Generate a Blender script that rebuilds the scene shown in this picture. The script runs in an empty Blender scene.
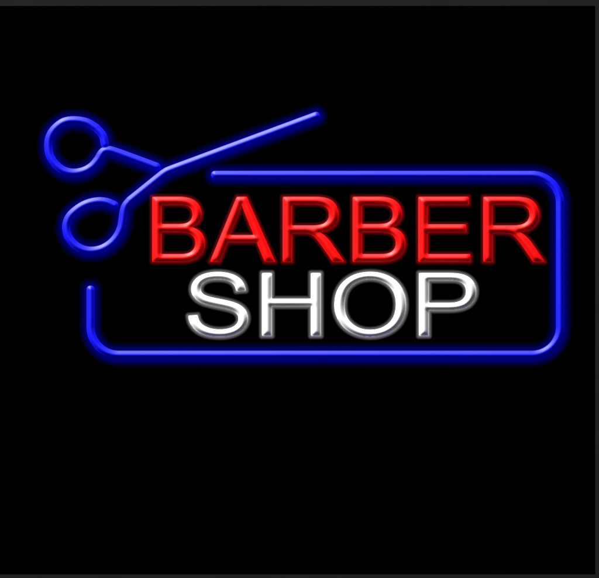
import bpy, math
import numpy as np
from mathutils import Vector

# ---------------------------------------------------------------- scale
# one unit = one metre; drawings below are in millimetres, x right, y down,
# on a board whose visible piece is about 599 x 578 mm
U = 0.001
CX, CY = 299.5, 289.0
scene = bpy.context.scene
col = scene.collection

# ---------------------------------------------------------------- materials
def new_mat(name):
    m = bpy.data.materials.new(name)
    m.use_nodes = True
    m.node_tree.nodes.clear()
    return m, m.node_tree.nodes, m.node_tree.links

def tube_mat(name, base, emit, rough, spec, estr):
    m, N, L = new_mat(name)
    out = N.new('ShaderNodeOutputMaterial')
    p = N.new('ShaderNodeBsdfPrincipled')
    tc = N.new('ShaderNodeTexCoord')
    no = N.new('ShaderNodeTexNoise'); no.inputs['Scale'].default_value = 60; no.inputs['Detail'].default_value = 4
    mr = N.new('ShaderNodeMapRange')
    mr.inputs['To Min'].default_value = rough - .03; mr.inputs['To Max'].default_value = rough + .03
    L.new(tc.outputs['Object'], no.inputs['Vector'])
    L.new(no.outputs['Fac'], mr.inputs['Value'])
    L.new(mr.outputs['Result'], p.inputs['Roughness'])
    p.inputs['Base Color'].default_value = (*base, 1)
    p.inputs['Specular IOR Level'].default_value = spec
    p.inputs['Emission Color'].default_value = (*emit, 1)
    p.inputs['Emission Strength'].default_value = estr
    L.new(p.outputs['BSDF'], out.inputs['Surface'])
    return m

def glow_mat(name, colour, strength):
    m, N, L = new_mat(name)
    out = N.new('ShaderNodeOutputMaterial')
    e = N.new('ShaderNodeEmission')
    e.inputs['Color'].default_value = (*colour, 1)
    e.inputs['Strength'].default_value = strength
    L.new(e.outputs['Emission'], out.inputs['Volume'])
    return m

def matte(name, c0, c1, scale):
    m, N, L = new_mat(name)
    out = N.new('ShaderNodeOutputMaterial')
    d = N.new('ShaderNodeBsdfDiffuse')
    tc = N.new('ShaderNodeTexCoord')
    no = N.new('ShaderNodeTexNoise'); no.inputs['Scale'].default_value = scale; no.inputs['Detail'].default_value = 5
    r = N.new('ShaderNodeValToRGB')
    r.color_ramp.elements[0].position = .3; r.color_ramp.elements[0].color = (*c0, 1)
    r.color_ramp.elements[1].position = .7; r.color_ramp.elements[1].color = (*c1, 1)
    L.new(tc.outputs['Object'], no.inputs['Vector'])
    L.new(no.outputs['Fac'], r.inputs['Fac'])
    L.new(r.outputs['Color'], d.inputs['Color'])
    L.new(d.outputs['BSDF'], out.inputs['Surface'])
    return m

M_BLUE = tube_mat('blue_neon', (0.0, 0.0, 0.64), (0, 0, 1), .54, .36, .11)
M_RED = tube_mat('red_neon', (0.76, 0.0, 0.0), (1, 0, 0), .50, .30, .07)
M_WHITE = tube_mat('white_neon', (.79, .79, .79), (1, 1, 1), .6, .2, .042)
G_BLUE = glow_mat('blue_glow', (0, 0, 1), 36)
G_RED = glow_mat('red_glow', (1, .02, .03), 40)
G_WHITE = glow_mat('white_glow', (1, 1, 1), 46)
M_BOARD = matte('black_board', (.00008,) * 3, (.00012,) * 3, 8)
M_WALL = matte('dark_grey_wall', (.0115,) * 3, (.0125,) * 3, 30)

# ---------------------------------------------------------------- 2-D shapes -> relief meshes
def quad_path(cmds, sx, sy, x0, y0, n=9):
    """list of points (2 numbers) and quadratic pieces (4 numbers), font units -> mm"""
    pts = []
    for c in cmds:
        if len(c) == 2:
            pts.append(c)
        else:
            a = pts[-1]
            for i in range(1, n + 1):
                t = i / n
                pts.append(((1-t)**2*a[0] + 2*t*(1-t)*c[0] + t*t*c[2],
                            (1-t)**2*a[1] + 2*t*(1-t)*c[1] + t*t*c[3]))
    return [(x0 + p[0]*sx, y0 - p[1]*sy) for p in pts]

def seg_dist(X, Y, pts, closed):
    D = np.full(X.shape, 1e9)
    n = len(pts)
    for i in range(n if closed else n - 1):
        ax, ay = pts[i]; bx, by = pts[(i+1) % n]
        dx, dy = bx-ax, by-ay
        l2 = dx*dx + dy*dy
        if l2 < 1e-9:
            continue
        t = np.clip(((X-ax)*dx + (Y-ay)*dy)/l2, 0, 1)
        D = np.minimum(D, np.hypot(X-ax-t*dx, Y-ay-t*dy))
    return D

def inside(X, Y, loops):
    r = np.zeros(X.shape, bool)
    for pts in loops:
        n = len(pts)
        for i in range(n):
            ax, ay = pts[i]; bx, by = pts[(i+1) % n]
            if ay == by:
                continue
            c = ((ay > Y) != (by > Y)) & (X < (bx-ax)*(Y-ay)/(by-ay) + ax)
            r ^= c
    return r

def shape_outline(loops):
    def f(X, Y):
        d = np.full(X.shape, 1e9)
        for l in loops:
            d = np.minimum(d, seg_dist(X, Y, l, True))
        return np.where(inside(X, Y, loops), d, -d)
    xs = [p[0] for l in loops for p in l]; ys = [p[1] for l in loops for p in l]
    return f, (min(xs), max(xs), min(ys), max(ys))

def shape_tube(pts, R):
    def f(X, Y):
        return R - seg_dist(X, Y, pts, False)
    xs = [p[0] for p in pts]; ys = [p[1] for p in pts]
    return f, (min(xs)-R, max(xs)+R, min(ys)-R, max(ys)+R)

def blur(H, s):
    r = int(3*s + 1)
    k = np.exp(-.5*(np.arange(-r, r+1)/s)**2); k /= k.sum()
    out = np.zeros_like(H)
    for i, w in enumerate(k):
        out += w*np.roll(H, i-r, 0)
    H2 = np.zeros_like(H)
    for i, w in enumerate(k):
        H2 += w*np.roll(out, i-r, 1)
    return H2

def relief(name, mat, parent, shape, cell, grow, heightf, sig, base=0.0, skirt=0.0):
    """closed solid: the outline {distance > -grow} raised from the board by heightf(distance)"""
    f, (x0, x1, y0, y1) = shape
    pad = grow + 5
    xs = np.arange(x0-pad, x1+pad, cell); ys = np.arange(y0-pad, y1+pad, cell)
    X, Y = np.meshgrid(xs, ys, indexing='ij')
    S = f(X, Y) + grow
    if sig > .7:
        S = blur(S, .55/cell)      # eases the corners of the outline
    S[np.abs(S) < 1e-4] = 1e-4
    H = heightf(S)
    if sig > 0:
        H = blur(H, sig/cell)
    H = np.maximum(H, 0) + skirt
    ny = len(ys)
    ins = S > 0
    verts = []; vid = {}
    top = -np.ones(S.shape, int)
    I, J = np.nonzero(ins)
    top[I, J] = np.arange(len(I))
    verts = [(xs[i], ys[j], H[i, j]) for i, j in zip(I, J)]
    gx = np.gradient(H, cell, axis=0); gy = np.gradient(H, cell, axis=1)
    nrm = [(-gx[i, j], -gy[i, j]) for i, j in zip(I, J)]
    bidx = {}
    def edge(i, j, a, b):
        k = (i, j, a, b) if (i, j) < (a, b) else (a, b, i, j)
        if k in bidx:
            return bidx[k]
        t = S[i, j]/(S[i, j]-S[a, b])
        verts.append((xs[i]+(xs[a]-xs[i])*t, ys[j]+(ys[b]-ys[j])*t, H[i, j]+(H[a, b]-H[i, j])*t))
        nrm.append((-(gx[i, j]+(gx[a, b]-gx[i, j])*t), -(gy[i, j]+(gy[a, b]-gy[i, j])*t)))
        bidx[k] = len(verts)-1
        return bidx[k]
    faces = []
    cnt = ins[:-1, :-1].astype(int)+ins[1:, :-1]+ins[1:, 1:]+ins[:-1, 1:]
    for i, j in zip(*np.nonzero(cnt == 4)):
        faces.append((top[i, j], top[i+1, j], top[i+1, j+1], top[i, j+1]))
    rim = []
    for i, j in zip(*np.nonzero((cnt > 0) & (cnt < 4))):
        c = [(i, j), (i+1, j), (i+1, j+1), (i, j+1)]
        poly = []; kinds = []
        for k in range(4):
            a, b = c[k], c[(k+1) % 4]
            if ins[a]:
                poly.append(int(top[a])); kinds.append(0)
            if ins[a] != ins[b]:
                poly.append(edge(*a, *b)); kinds.append(1 if ins[a] else 2)
        if len(poly) >= 3:
            faces.append(tuple(poly))
            for k in range(len(poly)):
                if kinds[k] == 1 and kinds[(k+1) % len(poly)] == 2:
                    rim.append((poly[k], poly[(k+1) % len(poly)]))
    ntop = len(verts)
    low = {}
    for a, b in rim:
        for v in (a, b):
            if v not in low:
                low[v] = len(verts)
                verts.append((verts[v][0], verts[v][1], base)); nrm.append(None)
    for a, b in rim:
        faces.append((a, low[a], low[b], b))
    # flat back: the mirrored top topology at base height
    back = {}
    for fc in [q for q in faces[:len(faces)-len(rim)]]:
        idx = []
        for v in fc:
            if v in low:
                idx.append(low[v])
            else:
                if v not in back:
                    back[v] = len(verts)
                    verts.append((verts[v][0], verts[v][1], base)); nrm.append(None)
                idx.append(back[v])
        faces.append(tuple(reversed(idx)))
    co = [((x-CX)*U, -z*U, (CY-y)*U) for x, y, z in verts]
    me = bpy.data.meshes.new(name)
    me.from_pydata(co, [], [tuple(int(v) for v in reversed(q)) for q in faces])
    me.materials.append(mat)
    me.polygons.foreach_set('use_smooth', [True]*len(me.polygons))
    if sig > 0:
        # exact normals of the relief on its front, flat elsewhere
        nfront = len(faces) - len(rim) - (len(faces)-len(rim))//2
        L = []
        fn = me.polygons
        for pi, p in enumerate(fn):
            front = pi < nfront
            for v in p.vertices:
                if front and nrm[v] is not None:
                    a, b = nrm[v]
                    w = Vector((a, -1.0, -b)).normalized()
                    L.append(w)
                else:
                    L.append(p.normal.copy())
        me.normals_split_custom_set(L)
    o = bpy.data.objects.new(name, me)
    col.objects.link(o)
    o.parent = parent
    return o

# ---------------------------------------------------------------- the letters
GLYPH = {
'B': ([[(150,0),(150,1466),(700,1466),(868,1466,969.5,1421.5),(1071,1377,1128.5,1284.5),(1186,1192,1186,1091),
        (1186,997,1135,914),(1084,831,981,780),(1114,741,1185.5,647),(1257,553,1257,425),(1257,322,1213.5,233.5),
        (1170,145,1106,97),(1042,49,945.5,24.5),(849,0,709,0)],
       [(344,850),(661,850),(790,850,846,867),(920,889,957.5,940),(995,991,995,1068),(995,1141,960,1196.5),
        (925,1252,860,1272.5),(795,1293,637,1293),(344,1293)],
       [(344,173),(709,173),(803,173,841,180),(908,192,953,220),(998,248,1027,301.5),(1056,355,1056,425),
        (1056,507,1014,567.5),(972,628,897.5,652.5),(823,677,683,677),(344,677)]], 1366),
'A': ([[(-3,0),(560,1466),(769,1466),(1369,0),(1148,0),(977,444),(364,444),(203,0)],
       [(414,602),(917,602),(764,1008),(694,1193,660,1312),(632,1181,581,1040)]], 1366),
'R': ([[(161,0),(161,1466),(811,1466),(1007,1466,1109,1426.5),(1211,1387,1272,1287),(1333,1187,1333,1066),
        (1333,910,1232,803),(1131,696,920,667),(997,630,1037,594),(1122,516,1198,399),(1453,0),(1209,0),
        (1015,305),(930,437,875,507),(820,577,776.5,605),(733,633,688,644),(655,651,580,651),(355,651),(355,0)],
       [(355,819),(772,819),(905,819,980,846.5),(1055,874,1094,934.5),(1133,995,1133,1066),(1133,1170,1057.5,1237),
        (982,1304,819,1304),(355,1304)]], 1479),
'E': ([[(162,0),(162,1466),(1222,1466),(1222,1293),(356,1293),(356,844),(1167,844),(1167,672),(356,672),
        (356,173),(1256,173),(1256,0)]], 1366),
'S': ([[(92,471),(275,487),(288,377,335.5,306.5),(383,236,483,192.5),(583,149,708,149),(819,149,904,182),
        (989,215,1030.5,272.5),(1072,330,1072,398),(1072,467,1032,518.5),(992,570,900,605),(841,628,639,676.5),
        (437,725,356,768),(251,823,199.5,904.5),(148,986,148,1087),(148,1198,211,1294.5),(274,1391,395,1441),
        (516,1491,664,1491),(827,1491,951.5,1438.5),(1076,1386,1143,1284),(1210,1182,1215,1053),(1029,1039),
        (1014,1178,927.5,1249),(841,1320,672,1320),(496,1320,415.5,1255.5),(335,1191,335,1100),(335,1021,392,970),
        (448,919,684.5,865.5),(921,812,1009,772),(1137,713,1198,622.5),(1259,532,1259,414),(1259,297,1192,193.5),
        (1125,90,999.5,32.5),(874,-25,717,-25),(518,-25,383.5,33),(249,91,172.5,207.5),(96,324,92,471)]], 1366),
'H': ([[(164,0),(164,1466),(358,1466),(358,864),(1120,864),(1120,1466),(1314,1466),(1314,0),(1120,0),
        (1120,691),(358,691),(358,0)]], 1479),
'O': ([[(99,714),(99,1079,295,1285.5),(491,1492,801,1492),(1004,1492,1167,1395),(1330,1298,1415.5,1124.5),
        (1501,951,1501,731),(1501,508,1411,332),(1321,156,1156,65.5),(991,-25,800,-25),(593,-25,430,75),
        (267,175,183,348),(99,521,99,714)],
       [(299,711),(299,446,441.5,293.5),(584,141,799,141),(1018,141,1159.5,295),(1301,449,1301,732),
        (1301,911,1240.5,1044.5),(1180,1178,1063.5,1251.5),(947,1325,802,1325),(596,1325,447.5,1183.5),
        (299,1042,299,711)]], 1593),
'P': ([[(158,0),(158,1466),(711,1466),(857,1466,934,1452),(1042,1434,1115,1383.5),(1188,1333,1232.5,1242),
        (1277,1151,1277,1042),(1277,855,1158,725.5),(1039,596,728,596),(352,596),(352,0)],
       [(352,769),(731,769),(919,769,998,839),(1077,909,1077,1036),(1077,1128,1030.5,1193.5),
        (984,1259,908,1280),(859,1293,727,1293),(352,1293)]], 1366),
}

sign = bpy.data.objects.new('neon_sign', None)
col.objects.link(sign)
sign.empty_display_size = .05
sign['label'] = 'glowing neon sign with blue scissors, red BARBER and white SHOP in a blue rounded frame'
sign['category'] = 'neon sign'

def tent(slope, cap):
    # rounded back: steepest at the foot, level at the crown
    def h(S):
        d = np.clip(S, 0, cap)
        return slope*(d - d*d/(2.0*cap))
    return h

def glow_profile(w, H, p):
    def h(S):
        t = np.clip(S/w, 0, 1)           # 0 at the outer edge, 1 where the tube begins
        return np.where(S > w + .25, -1.0, H*t**p)   # hollow where the tube itself runs
    return h

def word(text, sx, sy, x0, base, mat, glow, colour, gh, gw, gp, slope):
    x = x0
    done = {}
    for ch in text:
        loops, adv = GLYPH[ch]
        L = [quad_path(l, sx, sy, x, base) for l in loops]
        for l in L:
            if abs(l[0][0]-l[-1][0]) < 1e-6 and abs(l[0][1]-l[-1][1]) < 1e-6:
                l.pop()
        sh = shape_outline(L)
        o = relief('letter', mat, sign, sh, .34, 0, tent(slope, 8.5), 1.1, skirt=.25)
        k = done.get(ch, 0); done[ch] = k + 1
        nth = '' if text.count(ch) == 1 else ('first ', 'second ')[k]
        o['label'] = '%s%s tube letter %s of the %s word' % (nth, colour, ch, 'upper' if colour == 'red' else 'lower')
        relief('added_halo', glow, o, sh, .5, gw, glow_profile(gw, gh, gp), 0, base=.05, skirt=.06)  # emissive volume added round the letter to imitate its halo, no real jacket
        x += adv*sx

word('BARBER', .0476, .04434, 145.1, 261.8, M_RED, G_RED, 'red', 4.6, 3.7, 1.6, .88)
word('SHOP', .0512, .0429, 183.6, 335.9, M_WHITE, G_WHITE, 'white', 4.6, 3.7, 1.6, .88)

# ---------------------------------------------------------------- the blue tubes
def catmull(P, n=8):
    out = []
    for i in range(len(P)-1):
        p0 = np.array(P[i-1] if i else P[i]); p1 = np.array(P[i]); p2 = np.array(P[i+1])
        p3 = np.array(P[i+2] if i+2 < len(P) else P[i+1])
        # centripetal-ish: scale the tangents by chord length
        d = np.linalg.norm(p2-p1)
        t1 = (p2-p0)/max(np.linalg.norm(p2-p1)+np.linalg.norm(p1-p0), 1e-6)*d
        t2 = (p3-p1)/max(np.linalg.norm(p3-p2)+np.linalg.norm(p2-p1), 1e-6)*d
        for k in range(n):
            t = k/n
            out.append(tuple((2*t**3-3*t*t+1)*p1+(t**3-2*t*t+t)*t1+(-2*t**3+3*t*t)*p2+(t**3-t*t)*t2))
    out.append(tuple(P[-1]))
    return out

def arc(cx, cy, r, a0, a1, n=16):
    return [(cx+r*math.cos(math.radians(a0+(a1-a0)*i/n)), cy+r*math.sin(math.radians(a0+(a1-a0)*i/n))) for i in range(n+1)]

def ell(cx, cy, rx, ry, a0, a1, n):
    return [(cx+rx*math.cos(math.radians(a0+(a1-a0)*i/n)), cy+ry*math.sin(math.radians(a0+(a1-a0)*i/n))) for i in range(n+1)]

R = 4.0
def blue(name, pts):
    pts = [(x - .15, y - .25) for x, y in pts]
    sh = shape_tube(pts, R)
    o = relief(name, M_BLUE, sign, sh, .34, 0, tent(.88, 7.0), .68, skirt=.25)
    relief('added_halo', G_BLUE, o, sh, .7, 8.7, glow_profile(8.7, 5.6, 1.8), 0, base=.05, skirt=.06)  # invented glowing volume along the tube, stands in for its halo
    return o

upper = catmull([(105.0,144.6),(102.9,135.8),(96.5,128.2)]) [:-1] + \
        catmull([(96.5,128.2),(87,122.6),(75,120.6),(64,122.2),(54.8,129),(49.8,137),(48.4,146),(50,155.5),(55.5,164.3),(64,170.8),
                 (74,173),(84,171.2),(92,166.6),(98,159.8),(101.3,154.2),(104.6,151),(108.6,150.3),(114,151.4),(126.2,155.7)]) + \
        [(156.6,166.9)]
blue('scissors_tube', upper)['label'] = 'shorter blue scissor tube with the upper finger loop'
lower = catmull([(114.6,205.4),(107,202.3),(98,201.5),(87,204.0),(77.5,209.3),(69.5,217),(66.4,226),(68.2,236.5),(75,245),(83.5,249.7),
                 (92,251),(101.5,249.2),(110.2,244.2),(117,236.8),(121,228.5),(122.6,220.5),(123.9,211.5),(125.8,206),(130,200.8)]) + \
        catmull([(162.5,174.6),(167.2,171.6),(173,169.2)]) + [(316.2,116.2)]
blue('scissors_tube', lower)['label'] = 'longer blue scissor tube with the lower finger loop and the long blade'

r = 28
border = [(215.2,175.2)] + arc(560.2-r, 175.2+r, r, -90, 0) + arc(560.2-r, 355-r, r, 0, 90) + \
         arc(90.7+r, 355-r, r, 90, 180) + [(90.7,289.9)]
blue('border_tube', border)['label'] = 'blue tube bent into an open rounded rectangle round the words'

# ---------------------------------------------------------------- the black board and the wall behind it
def box(name, x0, x1, y0, y1, z0, z1, mat):
    """mm; z = distance in front of the board face (negative = behind it)"""
    v = [((x-CX)*U, -z*U, (CY-y)*U) for z in (z0, z1) for y in (y0, y1) for x in (x0, x1)]
    f = [(0,1,3,2),(4,6,7,5),(0,4,5,1),(2,3,7,6),(0,2,6,4),(1,5,7,3)]
    me = bpy.data.meshes.new(name); me.from_pydata(v, [], f); me.materials.append(mat)
    o = bpy.data.objects.new(name, me); col.objects.link(o)
    return o

board = box('backboard', -400, 594.9, 5.9, 573.7, -.3, -.02, M_BOARD)
board['kind'] = 'structure'
wall = box('wall', -2500, 3000, -2500, 3000, -60, -.32, M_WALL)
wall['kind'] = 'structure'

# ---------------------------------------------------------------- light: one soft lamp high on the left in front
az, el = math.radians(118), math.radians(20)
D = 9.0
d = Vector((math.cos(az)*math.cos(el), -math.sin(el), math.sin(az)*math.cos(el)))
la = bpy.data.lights.new('lamp', 'AREA'); la.shape = 'DISK'; la.size = 1.5
la.energy = 12.8*math.pi*D*D
lo = bpy.data.objects.new('lamp', la); col.objects.link(lo)
lo.location = d*D
lo.rotation_euler = (-d).to_track_quat('-Z', 'Y').to_euler()

w = bpy.data.worlds.new('World'); scene.world = w; w.use_nodes = True
w.node_tree.nodes['Background'].inputs['Color'].default_value = (0, 0, 0, 1)
w.node_tree.nodes['Background'].inputs['Strength'].default_value = 0

# ---------------------------------------------------------------- camera
cam = bpy.data.cameras.new('camera'); co = bpy.data.objects.new('camera', cam); col.objects.link(co)
dist = 4.0
co.location = (0, -dist, 0); co.rotation_euler = (math.radians(90), 0, 0)
cam.sensor_width = 36; cam.lens = 36*dist/0.599
cam.clip_end = 50; cam.clip_start = .05
scene.camera = co
scene.view_settings.view_transform = 'Standard'
scene.view_settings.look = 'None'
scene.view_settings.exposure = 0
scene.view_settings.gamma = 1
scene.cycles.use_denoising = True
